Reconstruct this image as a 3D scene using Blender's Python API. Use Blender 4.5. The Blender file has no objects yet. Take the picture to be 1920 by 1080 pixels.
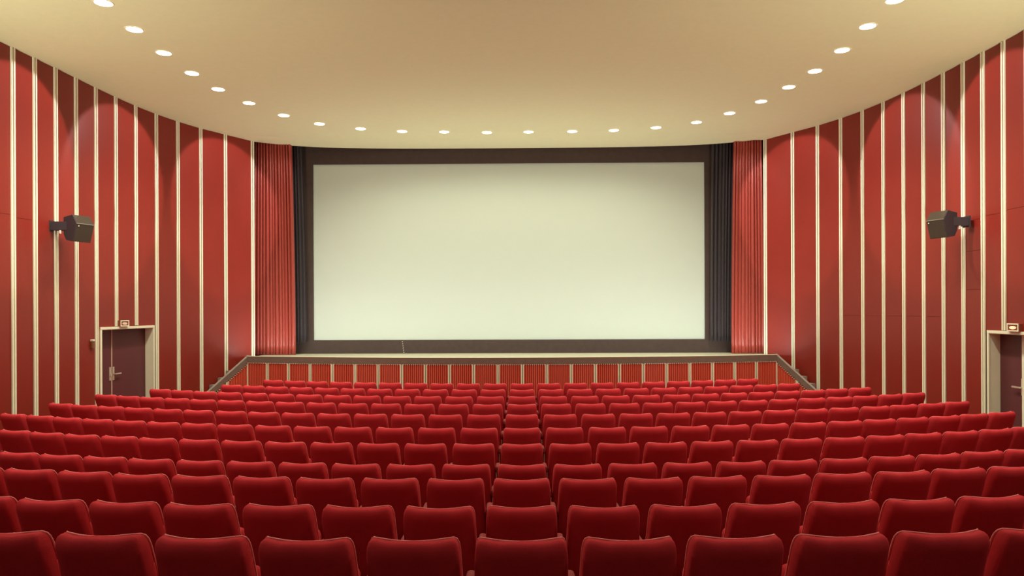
import bpy, bmesh, math, random
from mathutils import Vector, Matrix
random.seed(4)
S = bpy.context.scene
C = S.collection
PI = math.pi

# ------------------------------------------------------------------ camera
FPX, YAW, CAMX, HORIZ, ROLL = 1350.0, 0.0142, 0.283, 578.8, 0.0039
cam_d = bpy.data.cameras.new('camera')
cam_d.sensor_width = 36.0
cam_d.lens = 36.0 * FPX / 1920.0
cam_d.shift_y = (HORIZ - 540.0) / 1920.0
cam_d.clip_end = 200
cam = bpy.data.objects.new('camera', cam_d)
C.objects.link(cam)
cam.matrix_world = (Matrix.Translation((CAMX, 0, 0)) @ Matrix.Rotation(YAW, 4, 'Z')
                    @ Matrix.Rotation(PI / 2, 4, 'X') @ Matrix.Rotation(-ROLL, 4, 'Z'))
S.camera = cam

def project(x, y, z):
    xr = (x - CAMX) * math.cos(YAW) + y * math.sin(YAW)
    yr = -(x - CAMX) * math.sin(YAW) + y * math.cos(YAW)
    return 960 + FPX * xr / yr, HORIZ - FPX * z / yr

# ------------------------------------------------------------------ world, exposure, light levels
w = bpy.data.worlds.new('world'); S.world = w
w.use_nodes = True
w.node_tree.nodes['Background'].inputs[0].default_value = (1.0, 0.86, 0.62, 1)
w.node_tree.nodes['Background'].inputs[1].default_value = 0.0
S.view_settings.view_transform = 'Standard'
S.view_settings.look = 'None'
S.view_settings.gamma = 1.0
S.view_settings.use_curve_mapping = False
S.view_settings.exposure = -0.18

DOWN_W = 100.0          # each recessed downlight
HALL_FILL_W = 300.0         # unseen spots added over and behind the seats to brighten them
WASH_W = 430.0         # the tilted ones that wash the side walls
FOOT = 100.0           # footlight strip radiance
CEIL_FILL_W = 820.0           # unseen upward spots added to brighten the ceiling
WARM = (0.97, 1.0, 0.77)
NEUT = (1.0, 0.93, 0.80)

# ------------------------------------------------------------------ dimensions
HC = 4.30              # ceiling above the camera
FL = -2.375            # hall floor
ZS = -1.17             # stage floor
BACK = -5.0            # rear wall
WL = [(-6.558, 18.160), (-7.001, 17.563), (-7.334, 16.943), (-7.576, 16.307), (-7.742, 15.664), (-7.851, 15.023),
      (-7.916, 14.392), (-7.953, 13.778), (-7.974, 13.191), (-7.992, 12.639), (-8.018, 12.129), (-8.045, 11.640)]
WR = [(6.469, 18.342), (6.941, 17.748), (7.298, 17.126), (7.562, 16.485), (7.749, 15.836), (7.877, 15.187),
      (7.961, 14.546), (8.014, 13.924), (8.046, 13.329), (8.068, 12.771), (8.087, 12.258), (8.105, 11.765)]
for lst, sg in ((WL, -1), (WR, 1)):
    for k in range(5):
        lst.append((lst[-1][0] + sg * 0.008, lst[-1][1] - 0.53))

# ------------------------------------------------------------------ materials
def mat(name, col, rough=0.6, spec=0.4, sheen=0.0, sheen_tint=(1, 1, 1), sheen_rough=0.4, metal=0.0,
        var=0.0, vscale=3.0, bump=0.0, bscale=60.0, emit=None, estr=0.0):
    m = bpy.data.materials.new(name); m.use_nodes = True
    nt = m.node_tree; b = nt.nodes['Principled BSDF']
    b.inputs['Base Color'].default_value = (*col, 1)
    b.inputs['Roughness'].default_value = rough
    b.inputs['Specular IOR Level'].default_value = spec
    b.inputs['Metallic'].default_value = metal
    if sheen:
        b.inputs['Sheen Weight'].default_value = sheen
        b.inputs['Sheen Tint'].default_value = (*sheen_tint, 1)
        b.inputs['Sheen Roughness'].default_value = sheen_rough
    if var or bump:
        tc = nt.nodes.new('ShaderNodeTexCoord')
    if var:
        n = nt.nodes.new('ShaderNodeTexNoise'); n.inputs['Scale'].default_value = vscale
        n.inputs['Detail'].default_value = 5
        nt.links.new(tc.outputs['Object'], n.inputs['Vector'])
        mx = nt.nodes.new('ShaderNodeMix'); mx.data_type = 'RGBA'
        mx.inputs['A'].default_value = (*[c * (1 - var) for c in col], 1)
        mx.inputs['B'].default_value = (*[min(1, c * (1 + var)) for c in col], 1)
        nt.links.new(n.outputs['Fac'], mx.inputs['Factor'])
        nt.links.new(mx.outputs['Result'], b.inputs['Base Color'])
    if bump:
        n2 = nt.nodes.new('ShaderNodeTexNoise'); n2.inputs['Scale'].default_value = bscale
        n2.inputs['Detail'].default_value = 3
        nt.links.new(tc.outputs['Object'], n2.inputs['Vector'])
        bp = nt.nodes.new('ShaderNodeBump'); bp.inputs['Strength'].default_value = bump
        bp.inputs['Distance'].default_value = 0.01
        nt.links.new(n2.outputs['Fac'], bp.inputs['Height'])
        nt.links.new(bp.outputs['Normal'], b.inputs['Normal'])
    if emit:
        b.inputs['Emission Color'].default_value = (*emit, 1)
        b.inputs['Emission Strength'].default_value = estr
    return m

M = {}
M['wall'] = mat('red_vinyl', (0.235, 0.021, 0.013), 0.36, 0.34, var=0.10, vscale=1.5, bump=0.12, bscale=140)
M['joint'] = mat('dark_joint', (0.06, 0.03, 0.02), 0.8)
M['cream'] = mat('cream_paint', (0.84, 0.79, 0.62), 0.5, var=0.05, vscale=6)
M['olive'] = mat('olive_groove', (0.20, 0.17, 0.09), 0.7)
M['ceil'] = mat('ceiling_plaster', (0.77, 0.73, 0.47), 0.9, 0.2, var=0.035, vscale=9, bump=0.25, bscale=90)
M['rear'] = mat('rear_wall_brown', (0.16, 0.09, 0.06), 0.9)
M['carpet'] = mat('red_brown_carpet', (0.17, 0.035, 0.025), 1.0, 0.1, var=0.15, vscale=20, bump=0.4, bscale=400)
M['velvet'] = mat('red_velvet', (0.51, 0.030, 0.040), 0.9, 0.10, sheen=0.6, sheen_tint=(1.0, 0.07, 0.10), sheen_rough=0.22,
                  var=0.10, vscale=14, bump=0.15, bscale=300)
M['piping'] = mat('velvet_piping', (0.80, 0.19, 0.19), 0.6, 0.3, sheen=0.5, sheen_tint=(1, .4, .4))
M['armpad'] = mat('red_arm_pad', (0.24, 0.014, 0.017), 0.7, 0.3)
M['steel'] = mat('dark_seat_steel', (0.05, 0.03, 0.03), 0.4, 0.5, metal=0.3)
M['screen'] = mat('screen_white', (0.48, 0.52, 0.45), 0.85, 0.2, var=0.01, vscale=3)
M['black'] = mat('black_masking', (0.062, 0.041, 0.035), 0.9, 0.15, sheen=0.25, sheen_tint=(0.5, 0.4, 0.35), var=0.2, vscale=8)
M['drape'] = mat('red_drape', (0.30, 0.040, 0.027), 0.34, 0.5, sheen=0.15, sheen_tint=(1, .5, .4), var=0.08, vscale=10, bump=0.1, bscale=200)
M['bdrape'] = mat('black_drape', (0.035, 0.026, 0.028), 0.7, 0.3, sheen=0.3, sheen_tint=(0.6, 0.5, 0.5))
M['deck'] = mat('stage_deck', (0.50, 0.48, 0.36), 0.6, 0.3, var=0.1, vscale=5)
M['band'] = mat('brown_stage_band', (0.18, 0.115, 0.095), 0.85, 0.2, var=0.15, vscale=12)
M['ribback'] = mat('fascia_dark_red', (0.40, 0.026, 0.018), 0.6)
M['rib'] = mat('fascia_red_rib', (0.66, 0.095, 0.050), 0.5)
M['door'] = mat('burgundy_door', (0.115, 0.026, 0.032), 0.5, 0.4, var=0.06, vscale=3)
M['doorline'] = mat('door_edge', (0.62, 0.42, 0.33), 0.5)
M['chrome'] = mat('satin_metal', (0.75, 0.70, 0.60), 0.3, 0.5, metal=0.6)
M['spk'] = mat('speaker_black', (0.038, 0.025, 0.034), 0.6, 0.4)
M['grille'] = mat('speaker_grille', (0.070, 0.048, 0.036), 0.9, 0.2, bump=0.5, bscale=500)
M['spkedge'] = mat('speaker_edge', (0.22, 0.18, 0.16), 0.5)
M['step'] = mat('grey_step', (0.30, 0.25, 0.22), 0.8, 0.2, var=0.1, vscale=8)
M['lens'] = mat('lamp_lens', (0.9, 0.9, 0.85), 0.5, emit=(1.0, 0.95, 0.80), estr=9.0)
M['lens'].cycles.emission_sampling = 'NONE'
M['foot'] = mat('footlight_glow', (0.9, 0.9, 0.85), 0.5, emit=(0.92, 1.0, 1.0), estr=FOOT)
M['signglow'] = mat('exit_sign_glow', (0.8, 0.5, 0.3), 0.5, emit=(1.0, 0.52, 0.30), estr=1.1)
M['signpale'] = mat('exit_sign_pale', (0.75, 0.55, 0.42), 0.5, emit=(1.0, 0.6, 0.45), estr=0.12)
M['signdark'] = mat('exit_sign_dark', (0.25, 0.05, 0.03), 0.6)
M['white'] = mat('white_dot', (0.80, 0.76, 0.66), 0.6)
M['brass'] = mat('brown_brass', (0.25, 0.10, 0.05), 0.4, metal=0.4)
M['stagewall'] = mat('stage_house_black', (0.02, 0.016, 0.015), 0.9)

# ------------------------------------------------------------------ helpers
def mesh(name, V, F, mats, fm=None, smooth=False):
    me = bpy.data.meshes.new(name)
    me.from_pydata([tuple(v) for v in V], [], F)
    for m in (mats if isinstance(mats, (list, tuple)) else [mats]):
        me.materials.append(m)
    if fm: me.polygons.foreach_set('material_index', fm)
    if smooth: me.polygons.foreach_set('use_smooth', [True] * len(me.polygons))
    bm = bmesh.new(); bm.from_mesh(me); bmesh.ops.recalc_face_normals(bm, faces=bm.faces); bm.to_mesh(me); bm.free()
    me.update()
    return me

class MB:
    def __init__(s): s.V = []; s.F = []; s.fm = []
    def add(s, V, F, mi=0):
        o = len(s.V); s.V += [tuple(v) for v in V]
        s.F += [tuple(i + o for i in f) for f in F]; s.fm += [mi] * len(F); return s
    def box(s, x0, x1, y0, y1, z0, z1, mi=0):
        return s.add([(x0, y0, z0), (x1, y0, z0), (x1, y1, z0), (x0, y1, z0), (x0, y0, z1), (x1, y0, z1), (x1, y1, z1), (x0, y1, z1)],
                     [(3, 2, 1, 0), (4, 5, 6, 7), (0, 1, 5, 4), (1, 2, 6, 5), (2, 3, 7, 6), (3, 0, 4, 7)], mi)
    def prism(s, poly, lo, hi, axis='z', mi=0):
        n = len(poly)
        def P(p, h):
            if axis == 'z': return (p[0], p[1], h)
            if axis == 'x': return (h, p[0], p[1])
            return (p[0], h, p[1])
        V = [P(p, lo) for p in poly] + [P(p, hi) for p in poly]
        F = [tuple(range(n - 1, -1, -1)), tuple(range(n, 2 * n))] + [(i, (i + 1) % n, (i + 1) % n + n, i + n) for i in range(n)]
        return s.add(V, F, mi)
    def cyl(s, c, r, h, n=12, axis='z', mi=0):
        poly = [(c[0] + r * math.cos(2 * PI * i / n), c[1] + r * math.sin(2 * PI * i / n)) for i in range(n)]
        return s.prism(poly, h[0], h[1], axis, mi)
    def mesh(s, name, mats, smooth=False): return mesh(name, s.V, s.F, mats, s.fm, smooth)

def ob(name, me, parent=None, mw=None):
    o = bpy.data.objects.new(name, me); C.objects.link(o)
    if parent: o.parent = parent
    if mw is not None: o.matrix_local = mw
    return o
def tag(o, label=None, cat=None, group=None, kind=None):
    if label: o['label'] = label
    if cat: o['category'] = cat
    if group: o['group'] = group
    if kind: o['kind'] = kind
    return o
def thing(name, label, cat, loc=(0, 0, 0), rz=0.0, group=None):
    o = ob(name, None); o.location = loc; o.rotation_euler = (0, 0, rz)
    return tag(o, label, cat, group)
def bevel(o, wd=0.01, seg=2):
    m = o.modifiers.new('bevel', 'BEVEL'); m.width = wd; m.segments = seg; m.limit_method = 'ANGLE'
    return o
def frame2d(a, b):
    """matrix with local x along a->b, local y to the left of it, z up, origin a"""
    d = Vector((b[0] - a[0], b[1] - a[1], 0)); L = d.length; d.normalize()
    n = Vector((-d.y, d.x, 0))
    return Matrix(((d.x, n.x, 0, a[0]), (d.y, n.y, 0, a[1]), (0, 0, 1, 0), (0, 0, 0, 1))), L

# ------------------------------------------------------------------ ceiling
def zc(x, y):
    t = min(1, max(0, (y - 17.7) / 1.3)); return HC - 0.09 * t * t * (3 - 2 * t)
def edge_y(x):                      # front edge of the ceiling over the stage
    t = abs(x) / 6.5
    return 18.90 - 0.20 * t ** 2 - 0.50 * t ** 6
mb = MB()
ys = [BACK - 0.2, 0, 6, 10] + [11.5 + 0.3 * k for k in range(24)]
def half(y, side):
    pts = WL if side < 0 else WR
    if y <= pts[-1][1]: return pts[-1][0] + side * 0.02
    for (x0, y0), (x1, y1) in zip(pts, pts[1:]):
        if y1 <= y <= y0: return x1 + (x0 - x1) * (y - y1) / (y0 - y1) + side * 0.06
    return None
out = [(WL[-1][0] - 0.05, BACK - 0.2)]
out += [(x - 0.05, y) for x, y in reversed(WL)]
out += [(-6.5 + 13 * i / 40, edge_y(-6.5 + 13 * i / 40)) for i in range(41)]
out += [(x + 0.05, y) for x, y in WR]
out += [(WR[-1][0] + 0.05, BACK - 0.2)]
bm = bmesh.new()
NX = 40
# grid: for each outline row from the left wall to the right wall
rows = []
left = [(WL[-1][0] - 0.05, BACK - 0.2), (WL[-1][0] - 0.05, 4.0)] + [(x - 0.05, y) for x, y in reversed(WL)]
right = [(WR[-1][0] + 0.05, BACK - 0.2), (WR[-1][0] + 0.05, 4.0)] + [(x + 0.05, y) for x, y in reversed(WR)]
for (lx, ly), (rx, ry) in zip(left, right):
    k = len(rows); f = max(0.0, (k - 3) / (len(left) - 4))
    row = []
    for i in range(NX + 1):
        t = i / NX; x = lx + (rx - lx) * t; y = ly + (ry - ly) * t
        # bow rows towards the final front edge
        ye = edge_y(x) if abs(x) < 6.5 else 18.2
        bow = max(0.0, ye - (18.16 + (18.34 - 18.16) * t)) if abs(x) < 6.5 else 0
        y += bow * f ** 2
        row.append(bm.verts.new((x, y, zc(x, y))))
    rows.append(row)
for a, b in zip(rows, rows[1:]):
    for i in range(NX): bm.faces.new((a[i], b[i], b[i + 1], a[i + 1]))
bmesh.ops.recalc_face_normals(bm, faces=bm.faces)
ext = bmesh.ops.extrude_face_region(bm, geom=bm.faces[:])
for v in ext['geom']:
    if isinstance(v, bmesh.types.BMVert): v.co.z += 0.14
bmesh.ops.recalc_face_normals(bm, faces=bm.faces)
me = bpy.data.meshes.new('ceiling'); bm.to_mesh(me); bm.free(); me.materials.append(M['ceil'])
ceil = tag(ob('ceiling', me), 'smooth tan plaster ceiling with curved front edge', kind='structure')

# ------------------------------------------------------------------ floor: flat hall floor and three raised rows
RY = [3.600, 4.734, 5.890, 6.993, 8.068, 9.123, 10.188, 11.352, 12.374, 13.483, 14.542]
RZ = [-1.149, -1.299, -1.390, -1.512, -1.512, -1.508, -1.497, -1.503, -1.506, -1.512, -1.508]
RR = [25.05, 23.90, 22.59, 21.20, 20.32, 20.04, 19.94, 19.01, 17.87, 16.58, 15.50]
SEAT_H = 0.865
mb = MB(); mb.box(-9.2, 9.2, BACK - 0.3, 20.2, FL - 0.2, FL)
floor = tag(ob('floor', mb.mesh('floor', M['carpet'])), 'red-brown carpeted hall floor', kind='structure')
for k in (2, 1, 0):
    z = RZ[k] - SEAT_H
    lo = FL if k == 2 else RZ[k + 1] - SEAT_H
    poly = [(-7.95, BACK), (7.95, BACK)]
    for i in range(33):
        x = 7.95 - 15.9 * i / 32
        R = RR[k]; poly.append((x, RY[k] + 0.75 + R - math.sqrt(R * R - x * x)))
    mb = MB(); mb.prism(poly, lo, z)
    o = ob('floor_step', mb.mesh('floor_step', M['carpet'])); tag(o, kind='structure')
    o['label'] = ['raised carpet step under the nearest seat row', 'raised carpet step under the second seat row', 'raised carpet step under the third seat row'][k]

# ------------------------------------------------------------------ side walls: panels, twin battens, doors
BATW = 0.088
# batten: cross-section in (along, out) of two cream ribs on an olive base
mbb = MB()
mbb.box(-BATW / 2, BATW / 2, 0.0, 0.012, 0, 1, 1)
mbb.box(-BATW / 2, -0.012, 0.012, 0.034, 0, 1, 0)
mbb.box(0.012, BATW / 2, 0.012, 0.034, 0, 1, 0)
BAT = mbb.mesh('batten', [M['cream'], M['olive']])
SPLIT = {(-1, 10): [1.53], (-1, 11): [1.56], (1, 9): [0.30, 0.97, 1.50], (1, 10): [1.53], (1, 11): [1.56],
         (1, 3): [-0.18], (1, 4): [-0.18], (1, 5): [-0.18], (1, 6): [-0.18], (1, 7): [-0.18]}
DOORTOP = {-1: -0.365, 1: -0.425}
DOOR = {-1: (4, 7), 1: (10, 13)}
NSEG = 16
def build_wall(side):
    pts = WL if side < 0 else WR
    wall = tag(ob('wall_left' if side < 0 else 'wall_right', None), 'red panelled side wall with pale vertical battens, ' + ('left' if side < 0 else 'right'), kind='structure')
    d0, d1 = DOOR[side]
    bk = MB()
    def segframe(i):
        a, b = (pts[i + 1], pts[i]) if side > 0 else (pts[i], pts[i + 1])
        # local y must point into the hall
        return frame2d(a, b)
    for i in range(NSEG):
        Mx, L = segframe(i)
        top = zc(0, (pts[i][1] + pts[i + 1][1]) / 2) - 0.002
        bot = FL
        door = d0 <= i < d1
        zlo = DOORTOP[side] + 0.03 if door else bot
        # backing
        V = [Mx @ Vector(p) for p in ((0, -0.06, zlo), (L, -0.06, zlo), (L, 0, zlo), (0, 0, zlo), (0, -0.06, top + 0.1), (L, -0.06, top + 0.1), (L, 0, top + 0.1), (0, 0, top + 0.1))]
        bk.add(V, [(3, 2, 1, 0), (4, 5, 6, 7), (0, 1, 5, 4), (1, 2, 6, 5), (2, 3, 7, 6), (3, 0, 4, 7)])
        cuts = [zlo] + SPLIT.get((side, i), []) + [top]
        for z0, z1 in zip(cuts, cuts[1:]):
            p = MB().box(BATW / 2 - 0.006, L - BATW / 2 + 0.006, 0, 0.012 + 0.004 * random.random(), z0 + 0.0025, z1 - 0.0025)
            ob('wall_panel', p.mesh('wall_panel', M['wall']), wall, Mx)
        if door and i == d1 - 1:      # strip of wall between door frame and next batten
            e = 0.10
            xs = (0.0, e) if side > 0 else (L - e, L)
            p = MB().box(xs[0], xs[1], 0, 0.013, FL, zlo)
            ob('wall_panel', p.mesh('wall_panel', M['wall']), wall, Mx)
            V = [Mx @ Vector((x, y, z)) for z in (FL, zlo) for x, y in ((xs[0], -0.06), (xs[1], -0.06), (xs[1], 0), (xs[0], 0))]
            bk.add(V, [(3, 2, 1, 0), (4, 5, 6, 7), (0, 1, 5, 4), (1, 2, 6, 5), (2, 3, 7, 6), (3, 0, 4, 7)])
    for i in range(NSEG + 1):
        a = pts[max(0, i - 1)]; b = pts[min(NSEG, i + 1)]
        if side > 0: a, b = b, a
        Mx, _ = frame2d(a, b); Mx.translation = Vector((pts[i][0], pts[i][1], 0))
        if i == 0:   # half batten at the stage end
            Mx = Mx @ Matrix.Translation((-side * -0.0, 0, 0))
        zlo = FL
        if d0 < i < d1: zlo = DOORTOP[side] + 0.045
        top = zc(0, pts[i][1]) - 0.001
        Mx = Mx @ Matrix.Translation((0, 0.004, zlo)) @ Matrix.Diagonal((1, 1, top - zlo, 1))
        ob('batten', BAT, wall, Mx)
    # plain run of wall back to the rear of the hall
    x, y = pts[NSEG]
    bk.box(min(x, x + side * 0.06), max(x, x + side * 0.06), BACK, y, FL, HC + 0.1)
    p = MB().box(min(x - side * 0.012, x), max(x - side * 0.012, x), BACK, y - 0.05, FL, HC)
    ob('wall_panel', p.mesh('wall_panel', M['wall']), wall)
    ob('wall_backing', bk.mesh('wall_backing', M['joint']), wall)
    return wall
build_wall(-1); build_wall(1)
mb = MB().box(-8.3, 8.3, BACK - 0.2, BACK, FL - 0.1, HC + 0.1)
tag(ob('wall_rear', mb.mesh('wall_rear', M['rear'])), 'plain brown rear wall behind the viewpoint', kind='structure')

# ---- doors
def build_door(side):
    pts = WL if side < 0 else WR
    d0, d1 = DOOR[side]; zt = DOORTOP[side]
    a, b = (pts[d0], pts[d1]) if side < 0 else (pts[d1], pts[d0])
    Mx, L = frame2d(a, b)                       # local y into the hall; left wall: x runs towards the camera
    far = (lambda x: x) if side < 0 else (lambda x: L - x)   # distance from the far batten
    def bx(m, u0, u1, y0, y1, z0, z1, mi=0):
        p, q = far(u0), far(u1); return m.box(min(p, q), max(p, q), y0, y1, z0, z1, mi)
    door = tag(ob('door_1' if side < 0 else 'door_2', None), None, kind='structure')
    door['label'] = ('burgundy double door on the left wall in a cream frame' if side < 0 else 'burgundy double door at the right edge of view in a cream frame')
    door.matrix_world = Mx
    bow = 0.0                                  # wall bulges a little past the chord
    u0, u1 = 0.10, L - 0.12
    DEP = -0.17
    fr = MB()
    bx(fr, u0, u0 + 0.022, DEP - 0.02, bow + 0.02, FL, zt)
    bx(fr, u1 - 0.022, u1, DEP - 0.02, bow + 0.02, FL, zt)
    bx(fr, u0, u1, DEP - 0.02, bow + 0.02, zt - 0.022, zt + 0.0)
    bx(fr, u0 - 0.012, u0 + 0.03, bow + 0.004, bow + 0.028, FL, zt + 0.03)
    bx(fr, u1 - 0.03, u1 + 0.02, bow + 0.004, bow + 0.028, FL, zt + 0.03)
    bx(fr, u0 - 0.012, u1 + 0.02, bow + 0.004, bow + 0.030, zt - 0.012, zt + 0.035)
    ob('door_frame', fr.mesh('door_frame', M['cream']), door)
    meet = u0 + (u1 - u0) * 0.665 if side < 0 else u0 + 0.60
    for n, (p, q) in enumerate(((u0 + 0.024, meet - 0.006), (meet + 0.006, u1 - 0.024))):
        lf = MB(); bx(lf, p, q, DEP - 0.045, DEP, FL + 0.01, zt - 0.024)
        lo = bevel(ob('door_leaf', lf.mesh('door_leaf', M['door']), door), 0.004)
        h = MB()
        e = (q - 0.045) if n == 0 else (p + 0.045); dr = -1 if n == 0 else 1
        bx(h, e - 0.022, e + 0.022, DEP, DEP + 0.012, -1.42, -1.15)
        if n == 0:
            bx(h, e - 0.012, e + 0.012, DEP + 0.012, DEP + 0.06, -1.305, -1.28)
            ht = ob('door_handle', h.mesh('door_handle', M['chrome']), lo)
            lv = MB(); bx(lv, e - 0.17, e + 0.012, DEP + 0.045, DEP + 0.065, -1.305, -1.28)
            ob('door_lever', lv.mesh('door_lever', M['chrome']), lo)
        else:
            bx(h, e - 0.012, e + 0.012, DEP + 0.012, DEP + 0.03, -1.33, -1.28)
            ob('door_handle', h.mesh('door_handle', M['chrome']), lo)
    st = MB(); wd = 0.010 if side < 0 else 0.028
    bx(st, meet - wd, meet + wd, DEP - 0.02, DEP + (0.010 if side < 0 else 0.03), FL + 0.01, zt - 0.024)
    ob('meeting_strip', st.mesh('meeting_strip', M['doorline'] if side < 0 else M['cream']), door)
    bkk = MB(); bx(bkk, u0 - 0.1, u1 + 0.1, DEP - 0.2, DEP - 0.12, FL, zt + 0.2)
    ob('door_backing', bkk.mesh('door_backing', M['joint']), door)
    # illuminated sign standing on the frame
    us = 1.13 if side < 0 else 0.76
    sg = thing('exit_sign', 'small exit sign box above the ' + ('left wall door' if side < 0 else 'right edge door'), 'sign')
    sg.matrix_world = Mx @ Matrix.Translation((far(us), bow + 0.035, zt + 0.036))
    cs = MB(); cs.box(-0.13, 0.13, -0.03, 0.03, 0, 0.125)
    bevel(ob('sign_case', cs.mesh('sign_case', M['signdark']), sg), 0.006)
    rm = MB()
    for q in ((-0.13, 0.13, 0.105, 0.125), (-0.13, 0.13, 0, 0.018), (-0.13, -0.11, 0.018, 0.105), (0.11, 0.13, 0.018, 0.105)):
        rm.box(q[0], q[1], 0.03, 0.038, q[2], q[3])
    ob('sign_rim', rm.mesh('sign_rim', M['cream']), sg)
    gl = MB(); poly = [(0.075 * math.cos(2 * PI * i / 20), 0.058 + 0.026 * math.sin(2 * PI * i / 20)) for i in range(20)]
    gl.prism(poly, 0.03, 0.036, 'y')
    ob('lit_window', gl.mesh('lit_window', M['signglow'] if side > 0 else M['signpale']), sg)
build_door(-1); build_door(1)

# small fixture on the left wall next to the door
Mx, L = frame2d(WL[7], WL[8])
fx = thing('wall_switch', 'tiny brown wall switch with white top beside the left door', 'switch')
fx.matrix_world = Mx @ Matrix.Translation((0.16, 0.016, -0.66))
b_ = MB().box(-0.03, 0.03, 0, 0.05, -0.07, 0.07); bevel(ob('switch_body', b_.mesh('switch_body', M['brass']), fx), 0.008)
b_ = MB().box(-0.028, 0.028, 0, 0.06, 0.07, 0.105); bevel(ob('switch_cap', b_.mesh('switch_cap', M['white']), fx), 0.006)

# ------------------------------------------------------------------ wall loudspeakers
def speaker(side):
    x, y, z = (-7.52, 12.62, 1.44) if side < 0 else (7.55, 12.62, 1.43)
    ph = math.radians(20)
    n = Vector((-side * math.cos(ph), -math.sin(ph), 0))          # front direction
    t = thing('wall_speaker', 'dark angled loudspeaker box on a bracket on the ' + ('left' if side < 0 else 'right') + ' red wall', 'speaker')
    ax = Vector((n.y, -n.x, 0))
    t.matrix_world = Matrix(((ax.x, n.x, 0, x), (ax.y, n.y, 0, y), (0, 0, 1, z), (0, 0, 0, 1)))
    prof = [(-0.20, 0.20), (0.02, 0.235), (0.12, 0.075), (0.03, -0.235), (-0.14, -0.205), (-0.20, -0.10)]
    b = MB().prism([(p[0], p[1]) for p in prof], -0.17, 0.17, 'x')
    bevel(ob('cabinet', b.mesh('cabinet', M['spk']), t), 0.006)
    def facequad(p, q, off, inset, name, m):
        d = Vector((0, q[0] - p[0], q[1] - p[1])); L = d.length; d.normalize()
        nn = Vector((0, -d.z, d.y)); 
        if nn.y < 0: nn = -nn
        P = Vector((0, p[0], p[1])); g = MB()
        V = []
        for o in (0.0, off):
            for xx, l in ((-0.17 + inset, inset), (0.17 - inset, inset), (0.17 - inset, L - inset), (-0.17 + inset, L - inset)):
                V.append(Vector((xx, 0, 0)) + P + d * l + nn * o)
        g.add(V, [(3, 2, 1, 0), (4, 5, 6, 7), (0, 1, 5, 4), (1, 2, 6, 5), (2, 3, 7, 6), (3, 0, 4, 7)])
        return ob(name, g.mesh(name, m), t)
    facequad(prof[1], prof[2], 0.006, 0.008, 'top_grille', M['grille'])
    facequad(prof[2], prof[3], 0.008, 0.008, 'front_grille', M['grille'])
    g = MB().box(-0.17, 0.17, 0.112, 0.130, 0.070, 0.084)
    ob('edge_trim', g.mesh('edge_trim', M['spkedge']), t)
    sc = -0.125 if side < 0 else -0.125
    g = MB().cyl((0.125 if side < 0 else 0.125, 0.035), 0.010, (0.108, 0.122), 8, 'y')
    badge = ob('badge', g.mesh('badge', M['white']), t)
    # bracket back to the wall (world direction = wall normal)
    inv = t.matrix_world.inverted()
    br = MB()
    x1 = side * 7.995 - x; V = []
    for zz in (-0.03, 0.12):
        for xx, yy in ((0, -0.10), (x1, -0.10), (x1, 0.06), (0, 0.06)):
            V.append(inv @ Vector((x + xx, y + yy - 0.02, z + zz)))
    br.add(V, [(3, 2, 1, 0), (4, 5, 6, 7), (0, 1, 5, 4), (1, 2, 6, 5), (2, 3, 7, 6), (3, 0, 4, 7)])
    bevel(ob('bracket_arm', br.mesh('bracket_arm', M['spk']), t), 0.005)
    wp = MB(); V = []
    for zz in (-0.05, 0.14):
        for xx, yy in ((x1 - side * 0.02, -0.12), (x1, -0.12), (x1, 0.08), (x1 - side * 0.02, 0.08)):
            V.append(inv @ Vector((x + xx, y + yy - 0.02, z + zz)))
    wp.add(V, [(3, 2, 1, 0), (4, 5, 6, 7), (0, 1, 5, 4), (1, 2, 6, 5), (2, 3, 7, 6), (3, 0, 4, 7)])
    ob('wall_plate', wp.mesh('wall_plate', M['spk']), t)
    kn = MB(); c = inv @ Vector((x + x1 * 0.62, y - 0.10, z - 0.05))
    kn.cyl((c.x, c.y), 0.018, (c.z - 0.04, c.z + 0.03), 10)
    ob('clamp_knob', kn.mesh('clamp_knob', M['white']), t)
speaker(-1); speaker(1)

# ------------------------------------------------------------------ stage
XC, YF0, YF1 = 6.42, 16.66, 17.45            # stage corner and front arc
SAG = YF1 - YF0; RA = (XC * XC + SAG * SAG) / (2 * SAG); YCEN = YF0 + RA
TH = math.asin(XC / RA); NP = 23
def arc(t, r=0.0):                            # t in -1..1, r = inset towards the screen
    a = TH * t; return ((RA - r) * math.sin(a), YCEN - (RA - r) * math.cos(a))
stage = thing('stage', 'low curved cinema stage with ribbed red front below the screen', 'stage', (0, 0, 0))
poly = [arc(-1 + 2 * i / 46, 0.02) for i in range(47)]
poly += [(6.44, 18.25), (6.40, 18.28), (6.40, 19.9), (-6.40, 19.9), (-6.40, 18.15), (-6.46, 18.1)]
ob('stage_deck', MB().prism(poly, ZS - 0.10, ZS).mesh('stage_deck', M['deck']), stage)
def ribbon(name, r0, r1, z0, z1, m, parent, N=92, t0=-1, t1=1):
    b = MB(); V = []; F = []
    for i in range(N + 1):
        t = t0 + (t1 - t0) * i / N
        for r, z in ((r0, z0), (r1, z0), (r1, z1), (r0, z1)):
            x, y = arc(t, r); V.append((x, y, z))
    for i in range(N):
        for k in range(4):
            a = i * 4 + k; c = i * 4 + (k + 1) % 4; F.append((a, c, c + 4, a + 4))
    F += [(3, 2, 1, 0), (N * 4, N * 4 + 1, N * 4 + 2, N * 4 + 3)]
    b.add(V, F); return ob(name, b.mesh(name, m), parent)
LIPT = ZS + 0.045
ribbon('stage_band', -0.035, 0.03, ZS - 0.115, LIPT - 0.009, M['band'], stage)
ribbon('stage_edge_strip', -0.037, 0.032, LIPT - 0.009, LIPT, M['cream'], stage)
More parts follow.
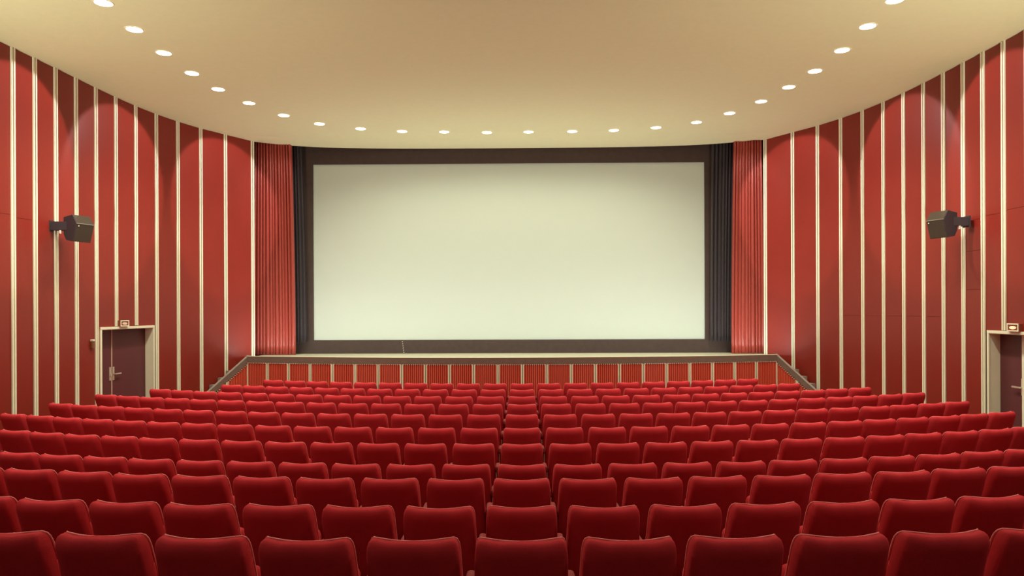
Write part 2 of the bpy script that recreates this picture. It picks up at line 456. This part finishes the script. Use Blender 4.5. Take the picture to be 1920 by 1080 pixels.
# one ribbed panel, shared
PW = 2 * TH * RA / NP
BZ1 = ZS - 0.115
def ribpanel(L, ztop_f, name='ribbed_panel', x0=0.03):
    b = MB(); n = 11
    b.add([(x0, 0, FL), (L - x0, 0, FL), (L - x0, 0, ztop_f(L - x0)), (x0, 0, ztop_f(x0)),
           (x0, 0.03, FL), (L - x0, 0.03, FL), (L - x0, 0.03, ztop_f(L - x0)), (x0, 0.03, ztop_f(x0))],
          [(0, 1, 2, 3), (7, 6, 5, 4), (0, 4, 5, 1), (1, 5, 6, 2), (2, 6, 7, 3), (3, 7, 4, 0)], 0)
    for i in range(n):
        xa = x0 + (L - 2 * x0) * (i + 0.25) / n; xb = x0 + (L - 2 * x0) * (i + 0.75) / n; zt = min(ztop_f(xa), ztop_f(xb)) - 0.012
        if zt - FL < 0.05: continue
        b.box(xa, xb, -0.016, 0.0, FL, zt, 1)
        b.box(xa + 0.001, xb - 0.001, -0.034, 0.004, zt - 0.004, zt + 0.012, 2)
    return b.mesh(name, [M['ribback'], M['rib'], M['cream']])
RP = ribpanel(PW, lambda x: BZ1)
bb = MB(); bb.box(-0.034, 0.034, -0.012, 0.012, FL, BZ1, 1)
bb.box(-0.034, -0.010, -0.030, -0.012, FL, BZ1, 0); bb.box(0.010, 0.034, -0.030, -0.012, FL, BZ1, 0)
FB = bb.mesh('fascia_batten', [M['cream'], M['olive']])
for i in range(NP):
    Mx, L = frame2d(arc(-1 + 2 * i / NP), arc(-1 + 2 * (i + 1) / NP))
    ob('ribbed_panel', RP, stage, Mx)
for i in range(NP + 1):
    t = -1 + 2 * i / NP; x, y = arc(t)
    ob('fascia_batten', FB, stage, Matrix.Translation((x, y, 0)) @ Matrix.Rotation(TH * t, 4, 'Z'))

# side stairs
def stairs(side):
    c = Vector((side * XC, YF1, 0)); d = Vector((side * 0.5, -0.866, 0)); n = Vector((side * 0.866, 0.5, 0))
    LEN = 1.62; H = ZS - FL; NS = 7
    st = thing('stage_stairs', 'grey steps at the ' + ('left' if side < 0 else 'right') + ' end of the stage behind a sloping brown stringer', 'stairs', (c.x, c.y, FL))
    Wd = 0.50
    def P(t, w, z): v = c + d * t + n * w; return (v.x - c.x, v.y - c.y, z - FL)
    for k in range(NS):
        t0, t1 = LEN * k / NS, LEN * (k + 1) / NS
        z = ZS - 0.29 - H * (k + 0.2) / (NS + 1)
        if z < FL + 0.03: continue
        b = MB(); V = [P(t, w, zz) for zz in (FL, z) for t, w in ((t0, 0.03), (t1, 0.03), (t1, Wd), (t0, Wd))]
        b.add(V, [(3, 2, 1, 0), (4, 5, 6, 7), (0, 1, 5, 4), (1, 2, 6, 5), (2, 3, 7, 6), (3, 0, 4, 7)])
        ob('step', b.mesh('step', M['step']), st)
    def top(t): return LIPT - 0.009 - (H - 0.10) * t / LEN
    def slab(name, w0, w1, za, zb, m, t1=LEN):
        b = MB(); V = []
        for t in (-0.02, t1):
            for w, f in ((w0, za), (w1, za), (w1, zb), (w0, zb)): V.append(P(t, w, f(t)))
        b.add(V, [(3, 2, 1, 0), (4, 5, 6, 7), (0, 1, 5, 4), (1, 2, 6, 5), (2, 3, 7, 6), (3, 0, 4, 7)])
        ob(name, b.mesh(name, m), st)
    slab('stringer', -0.035, 0.03, lambda t: max(FL, top(t) - 0.16), top, M['band'])
    slab('stringer_edge', -0.037, 0.032, top, lambda t: top(t) + 0.009, M['step'])
    # ribbed infill below the stringer
    base = Matrix.Translation((-c.x, -c.y, -FL))
    a0 = c; a1 = c + d * 1.28
    if side < 0: a0, a1 = a1, a0
    Mx, L = frame2d(a0, a1)
    f = (lambda x: max(FL + 0.02, top(x) - 0.165)) if side > 0 else (lambda x: max(FL + 0.02, top(L - x) - 0.165))
    ob('ribbed_panel', MB_rib(L, f), st, base @ Mx)
    t = 0.60; z1 = top(t) - 0.165
    g = MB(); g.box(-0.034, -0.010, -0.034, -0.012, FL, z1, 0); g.box(0.010, 0.034, -0.034, -0.012, FL, z1, 0); g.box(-0.034, 0.034, -0.012, 0.0, FL, z1, 1)
    v = c + d * t
    Mq = Mx.copy(); Mq.translation = Vector((v.x, v.y, 0))
    ob('fascia_batten', g.mesh('fascia_batten', [M['cream'], M['olive']]), st, base @ Mq)
def MB_rib(L, f):
    b = MB(); n = 26; x0 = 0.02
    for i in range(n):
        xa = x0 + (L - 2 * x0) * (i + 0.25) / n; xb = x0 + (L - 2 * x0) * (i + 0.75) / n; zt = min(f(xa), f(xb)) - 0.012
        if zt - FL < 0.04: continue
        b.box(xa, xb, -0.016, 0.0, FL, zt, 1); b.box(xa + 0.001, xb - 0.001, -0.034, 0.004, zt - 0.004, zt + 0.012, 2)
        ya, yb = x0 + (L - 2 * x0) * i / n, x0 + (L - 2 * x0) * (i + 1) / n
        b.box(ya, yb, 0.0, 0.02, FL, min(f(ya), f(yb)), 0)
    return b.mesh('ribbed_panel', [M['ribback'], M['rib'], M['cream']])
stairs(-1); stairs(1)

# footlight strip hidden behind the stage lip, facing the screen
fl = MB(); V = []; F = []; N = 60
for i in range(N + 1):
    t = -0.992 + 1.984 * i / N
    for r, z in ((0.045, ZS + 0.037), (0.085, ZS + 0.012)):
        x, y = arc(t, r); V.append((x, y, z))
for i in range(N): F.append((2 * i, 2 * i + 1, 2 * i + 3, 2 * i + 2))
me = bpy.data.meshes.new('footlight_strip'); me.from_pydata(V, [], F); me.materials.append(M['foot']); me.update()
if me.polygons[0].normal.z < 0: me.flip_normals()
tag(ob('footlight_strip', me), 'thin footlight strip behind the stage front edge', 'footlight')

# ------------------------------------------------------------------ screen and masking
YSCR = 18.97
def plane_at(px, py, Y):      # point of the plane y = Y seen at this place of the frame
    cr, sr = math.cos(-ROLL), math.sin(-ROLL); du, dv = px - 960, py - HORIZ
    u, v = du * cr + dv * sr, -du * sr + dv * cr
    c, s = math.cos(YAW), math.sin(YAW); dx, dy, dz = u / FPX * c - s, u / FPX * s + c, -v / FPX
    t = Y / dy; return CAMX + t * dx, t * dz
XL, XR2, ZT, ZB = -5.23, 5.075, 3.826, -0.818
b = MB().box(XL - 0.25, XR2 + 0.25, YSCR + 0.02, YSCR + 0.05, ZB - 0.15, ZT + 0.15)
tag(ob('projection_screen', b.mesh('projection_screen', M['screen'])), 'large blank off-white cinema screen', 'screen')
mk = thing('screen_masking', 'black cloth masking border around the blank screen', 'masking', (0, YSCR, ZS))
def mpart(name, x0, x1, z0, z1, y0=-0.03, y1=0.0):
    b = MB().box(x0, x1, y0, y1, z0 - ZS, z1 - ZS); return ob(name, b.mesh(name, M['black']), mk)
mpart('top_border', -6.3, 6.2, ZT, 5.4); bo = mpart('bottom_border', -5.9, 5.8, ZS, ZB)
mpart('side_border', -6.3, XL, ZB, ZT); mpart('side_border', XR2, 6.2, ZB, ZT)
for k in range(6):
    b = MB().cyl((-2.88 + 0.008 * k, 0.31 - 0.055 * k), 0.010, (-0.036, -0.03), 8, 'y')
    ob('eyelet', b.mesh('eyelet', M['white']), bo)
b = MB().box(-8.5, 8.5, 19.95, 20.05, FL, 6.0); b.box(-8.5, 8.5, 18.4, 20.05, 5.95, 6.05)
b.box(-8.55, -8.45, 17.6, 20.0, FL, 6.0); b.box(8.45, 8.55, 17.6, 20.0, FL, 6.0)
tag(ob('wall_stage', b.mesh('wall_stage', M['stagewall'])), 'dark back wall of the stage house', kind='structure')

# ------------------------------------------------------------------ drapes
def drape(name, label, m, top, bot, y, z0, z1, folds, amp, seed, yend=None):
    """top/bot = (x0, x1) extents at the top and the hem"""
    rnd = random.Random(seed); nx, nz = folds * 10, 22
    ph = [rnd.uniform(-0.55, 0.55) for _ in range(folds + 2)]; am = [rnd.uniform(0.25, 1.25) for _ in range(folds + 2)]
    V = []; F = []
    for k in range(nz + 1):
        s = k / nz; z = z0 + (z1 - z0) * s
        e = s ** 1.6
        xa = bot[0] + (top[0] - bot[0]) * e; xb = bot[1] + (top[1] - bot[1]) * e
        for i in range(nx + 1):
            t = i / nx; q = t * folds; j = int(q); fr = q - j
            a = am[j] * (1 - fr) + am[j + 1] * fr; p = ph[j] * (1 - fr) + ph[j + 1] * fr
            wv = math.cos(2 * PI * (q + p * 0.5)) + 0.25 * math.cos(4 * PI * q + 7 * p + s * 0.3)
            x = xa + (xb - xa) * (t + 0.25 / folds * p * s)
            V.append((x, y + amp * a * wv * (0.75 + 0.35 * s), z))
    W = nx + 1
    for k in range(nz):
        for i in range(nx): F.append((k * W + i, k * W + i + 1, (k + 1) * W + i + 1, (k + 1) * W + i))
    o = ob(name, mesh(name, V, F, m, smooth=True))
    o.location = (0, 0, 0)
    so = o.modifiers.new('solid', 'SOLIDIFY'); so.thickness = 0.008
    return tag(o, label, 'curtain')
def pxx(px, Y): return plane_at(px, 500, Y)[0]
YC = 18.45
drape('stage_curtain', 'gathered red velvet stage curtain left of the screen', M['drape'], (pxx(479, YC), pxx(545, YC)), (pxx(474, YC), pxx(553, YC)), YC, ZS + 0.01, 4.9, 13, 0.040, 3)
drape('stage_curtain', 'gathered red velvet stage curtain right of the screen', M['drape'], (pxx(1378, YC), pxx(1429, YC)), (pxx(1371, YC), pxx(1434, YC)), YC, ZS + 0.01, 4.9, 10, 0.040, 8)
YB = 18.78
drape('black_curtain', 'narrow black drape between the screen and the left red curtain', M['bdrape'], (pxx(540, YB), pxx(566, YB)), (pxx(545, YB), pxx(575, YB)), YB, ZS + 0.30, 4.9, 5, 0.05, 5)
drape('black_curtain', 'wider black pleated drape between the screen and the right red curtain', M['bdrape'], (pxx(1336, YB), pxx(1388, YB)), (pxx(1332, YB), pxx(1380, YB)), YB, ZS + 0.30, 4.9, 8, 0.055, 6)

# ------------------------------------------------------------------ downlights
LT = [(-5.554, 9.983), (-5.638, 10.942), (-5.692, 11.952), (-5.695, 12.988), (-5.623, 13.942), (-5.38, 14.894), (-4.976, 15.856), (-4.395, 16.608),
      (-3.547, 17.077), (-2.603, 17.363), (-1.592, 17.446), (-0.56, 17.53), (0.453, 17.507), (1.514, 17.486), (2.512, 17.412), (3.484, 17.185),
      (4.333, 16.72), (4.878, 15.963), (5.276, 15.074), (5.494, 14.105), (5.62, 13.164), (5.646, 12.112), (5.583, 11.088), (5.516, 10.154)]
ORD = ['first', 'second', 'third', 'fourth', 'fifth', 'sixth', 'seventh', 'eighth', 'ninth', 'tenth', 'eleventh', 'twelfth', 'thirteenth', 'fourteenth',
       'fifteenth', 'sixteenth', 'seventeenth', 'eighteenth', 'nineteenth', 'twentieth', 'twenty-first', 'twenty-second', 'twenty-third', 'twenty-fourth',
       'twenty-fifth', 'twenty-sixth', 'twenty-seventh', 'twenty-eighth']
lb = MB().cyl((0, 0), 0.115, (-0.008, 0.0), 28); LENS = lb.mesh('lens', M['lens'])
V = []; F = []; n = 28
for i in range(n):
    a = 2 * PI * i / n
    for r, z in ((0.115, 0), (0.115, -0.006), (0.132, -0.006), (0.136, 0)): V.append((r * math.cos(a), r * math.sin(a), z))
for i in range(n):
    for k in range(3):
        a = i * 4 + k; b = ((i + 1) % n) * 4 + k; F.append((a, b, b + 1, a + 1))
TRIM = mesh('trim_ring', V, F, M['cream'])
WASH = {2: (-8.03, 11.75), 5: (-7.90, 14.5), 6: (-7.05, 17.4), 17: (6.95, 17.55), 18: (7.97, 14.55), 21: (8.1, 11.8)}
def spot(name, loc, target, power, size, blend, col, rad=0.06):
    l = bpy.data.lights.new(name, 'SPOT'); l.energy = power; l.spot_size = size; l.spot_blend = blend; l.color = col; l.shadow_soft_size = rad
    o = ob(name, l); o.location = loc
    o.rotation_euler = (Vector(target) - Vector(loc)).to_track_quat('-Z', 'Y').to_euler()
    return o
def downlight(x, y, label, idx=None, group='recessed ceiling downlights'):
    z = zc(x, y)
    t = thing('recessed_downlight', label, 'downlight', (x, y, z - 0.001), group=group)
    ob('lens', LENS, t); ob('trim_ring', TRIM, t)
    spot('downlight_or_fill_beam', (x, y, z - 0.03), (x, y, 0), DOWN_W * (2.9 if y < 15.5 else 1.25), math.radians(144), 0.9, WARM)
    if idx in (7, 16):                       # tilted at the stage curtains
        spot('curtain_beam', (x, y, z - 0.03), (math.copysign(6.15, x), 18.45, 3.0), 170, math.radians(44), 0.8, (1.0, 0.9, 0.85))
    if idx in WASH:
        tx, ty = WASH[idx]
        spot('wall_wash_beam', (x, y, z - 0.03), (tx, ty, HC - 1.50), WASH_W, math.radians(56), 0.10, (1.0, 0.86, 0.88))
for i, (x, y) in enumerate(LT):
    k = i if i < 12 else 23 - i
    downlight(x, y, 'round glowing recessed ceiling downlight, ' + ORD[k] + ' from the ' + ('left' if i < 12 else 'right') + ' end of the arc', i)
for sg in (-1, 1):                           # unseen spots added beyond the arc's ends to light the seats
    for y in (9.15, 7.15, 5.15, 3.15):
        spot('downlight_or_fill_beam', (sg * 5.4, y, HC - 0.03), (sg * 5.4, y, 0), HALL_FILL_W * 0.75, math.radians(140), 1.0, WARM)
    for y in (9.0, 6.5):  # invented centre spots, extra light for seat tops and stage front
        spot('downlight_or_fill_beam', (sg * 2.0, y, HC - 0.03), (sg * 2.0, y, 0), HALL_FILL_W * 0.45, math.radians(165), 0.6, WARM)
for x in (-2.6, 2.6):  # extra pair behind the camera, added as fill on the seat backs
    spot('downlight_or_fill_beam', (x, -2.5, HC - 0.03), (x, -2.5, 0), HALL_FILL_W * 0.7, math.radians(150), 0.8, WARM)
# unseen fill spots added near the side walls, aimed up to lift the ceiling
for sg in (-1, 1):
    for y in (3.0, 7.2):
        spot('ceiling_fill', (sg * 7.5, y, 0.0), (sg * 5.0, y + 4.5, HC), CEIL_FILL_W, math.radians(115), 0.9, WARM, 0.15)

# ------------------------------------------------------------------ seats
PIPE = []
def seat_back():
    HWt, HWb = 0.232, 0.250
    rings = []    # (z, half width, rear y, front y)
    def lean(z): return 0.17 * (SEAT_H - z) / 0.55        # lower part sits further forward
    prof = [(0.28, 0.0), (0.45, 0), (0.62, 0), (0.76, 0), (0.785, 0.0008), (0.803, 0.0045), (0.820, 0.011), (0.842, 0.024), (0.856, 0.042), (0.863, 0.058)]
    frnt = [0, 0, 0, 0, 0.0, 0.001, 0.002, 0.006, 0.014, 0.030]
    side = [0, 0, 0, 0, 0.0005, 0.002, 0.004, 0.011, 0.024, 0.046]
    TK = 0.125
    n = 32; V = []; F = []
    for (z, rin), fr, sd in zip(prof, frnt, side):
        hw = HWb + (HWt - HWb) * (z - 0.28) / (0.863 - 0.28) - sd
        y0 = lean(z) - 0.065 + rin; y1 = lean(z) - 0.065 + TK - fr
        for i in range(n):
            a = 2 * PI * (i + 0.5) / n; ca, sa = math.cos(a), math.sin(a); e = 2 / 7.0
            x = hw * math.copysign(abs(ca) ** e, ca); yy = math.copysign(abs(sa) ** e, sa)
            y = (y0 + y1) / 2 + (y1 - y0) / 2 * yy
            q = (x / 0.24) ** 2
            zz = z - 0.015 * (1 - min(1, q)) * max(0, (z - 0.6) / 0.26)
            V.append((x, y + 0.058 * q - 0.035, zz))
    half_path = []
    for (z, rin), fr, sd in list(zip(prof, frnt, side))[1:]:
        hw = HWb + (HWt - HWb) * (z - 0.28) / (0.863 - 0.28) - sd
        x = hw * 0.985; q = (x / 0.24) ** 2
        half_path.append((x, lean(z) - 0.065 + TK - fr - 0.006 + 0.058 * q - 0.035, z - 0.015 * (1 - min(1, q)) * max(0, (z - 0.6) / 0.26)))
    xt, yt, zt = half_path[-1]; xs = xt
    for f in (0.8, 0.55, 0.3, 0.0):
        x = xs * f; q = (x / 0.24) ** 2
        half_path.append((x, lean(0.863) - 0.065 + TK - 0.036 + 0.058 * q - 0.035, 0.865 - 0.0152 * (1 - q)))
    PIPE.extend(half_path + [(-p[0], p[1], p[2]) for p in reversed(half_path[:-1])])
    k = len(prof)
    for r in range(k - 1):
        for i in range(n):
            j = (i + 1) % n; F.append((r * n + i, r * n + j, (r + 1) * n + j, (r + 1) * n + i))
    F.append(tuple(range(n - 1, -1, -1)))
    # cap the top with a short ridge strip (pairs mirrored in y)
    top = [(k - 1) * n + i for i in range(n)]
    F.append(tuple(top))
    return mesh('backrest', V, F, M['velvet'], smooth=True)
BACKM = seat_back()
def tube(path, r, name, m, n=5):
    V = []; F = []; P = [Vector(p) for p in path]
    for i, p in enumerate(P):
        d = (P[min(i + 1, len(P) - 1)] - P[max(i - 1, 0)]).normalized()
        u = d.cross(Vector((0, 1, 0))).normalized(); v = d.cross(u)
        for k in range(n): V.append(p + u * r * math.cos(2 * PI * k / n) + v * r * math.sin(2 * PI * k / n))
    for i in range(len(P) - 1):
        for k in range(n): F.append((i * n + k, i * n + (k + 1) % n, (i + 1) * n + (k + 1) % n, (i + 1) * n + k))
    return mesh(name, V, F, m, smooth=True)
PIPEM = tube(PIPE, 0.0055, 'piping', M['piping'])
def pad(w, d, h, r, name, m, n=4):
    """soft box: superellipsoid-like rounded box"""
    bm = bmesh.new(); bmesh.ops.create_cube(bm, size=1.0)
    for v in bm.verts: v.co = Vector((v.co.x * w, v.co.y * d, v.co.z * h))
    bmesh.ops.bevel(bm, geom=bm.edges[:], offset=r, segments=n, affect='EDGES', profile=0.5)
    me = bpy.data.meshes.new(name); bm.to_mesh(me); bm.free(); me.materials.append(m)
    me.polygons.foreach_set('use_smooth', [True] * len(me.polygons)); return me
CUSH = pad(0.44, 0.12, 0.36, 0.045, 'seat_cushion', M['velvet'], 3)
ARM = pad(0.055, 0.34, 0.05, 0.02, 'armrest', M['armpad'], 2)
sp = MB(); sp.box(-0.010, 0.010, -0.09, 0.09, 0.0, 0.56); sp.box(-0.03, 0.03, -0.14, 0.14, 0.0, 0.02)
STD = sp.mesh('standard', M['steel'])
PITCH = 0.547
ROWN = ['nearest row', 'second row', 'third row', 'fourth row', 'fifth row', 'sixth row', 'seventh row', 'eighth row', 'ninth row', 'tenth row', 'farthest row']
RNG = [(-5, 5), (-7, 6), (-8, 8), (-10, 10), (-12, 12), (-14, 13), (-14, 13), (-14, 13), (-13, 12), (-11, 10), (-10, 9)]
ARMX = PITCH / 2
for r in range(11):
    lo, hi = RNG[r]; R = RR[r]
    vis = []
    for j in range(lo, hi + 1):
        th = (j + 0.5) * PITCH / R
        x, y = R * math.sin(th), RY[r] + R * (1 - math.cos(th))
        vis.append((j, x, y, th))
    cnt = len(vis)
    if r < 5:                                   # rows go on past the frame: one more seat each side
        for j in (lo - 1, hi + 1):
            th = (j + 0.5) * PITCH / R
            vis.append((j, R * math.sin(th), RY[r] + R * (1 - math.cos(th)), th))
    for k, (j, x, y, th) in enumerate(vis):
        if k < (cnt + 1) // 2: w_ = ORD[k] + ' from the left'
        else: w_ = ORD[max(0, cnt - 1 - k)] + ' from the right'
        w_ = w_.replace('first from the left', 'leftmost').replace('first from the right', 'rightmost') if k in (0, cnt - 1) else w_
        lab = 'red velvet cinema seat, ' + w_ + ' in the ' + ROWN[r]
        if k >= cnt: lab = 'red velvet cinema seat past the ' + ('left' if j < 0 else 'right') + ' frame edge, ' + ROWN[r]
        if 0 < r < 10: lab += ' from the camera'
        t = thing('cinema_seat', lab, 'seat', (x, y, RZ[r] - SEAT_H), th + random.uniform(-0.012, 0.012), 'red velvet cinema seats')
        tilt = random.uniform(-0.012, 0.012)
        b = ob('backrest', BACKM, t); b.rotation_euler = (tilt, 0, random.uniform(-0.008, 0.008))
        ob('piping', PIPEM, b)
        c = ob('seat_cushion', CUSH, t); c.location = (0, 0.255, 0.45); c.rotation_euler = (math.radians(8), 0, 0)
        s = ob('standard', STD, t); s.location = (-ARMX, 0.22, 0)
        a = ob('armrest', ARM, t); a.location = (-ARMX, 0.21, 0.55)
        if j == (hi + 1 if r < 5 else hi):
            s = ob('standard', STD, t); s.location = (ARMX, 0.22, 0)
            a = ob('armrest', ARM, t); a.location = (ARMX, 0.21, 0.55)
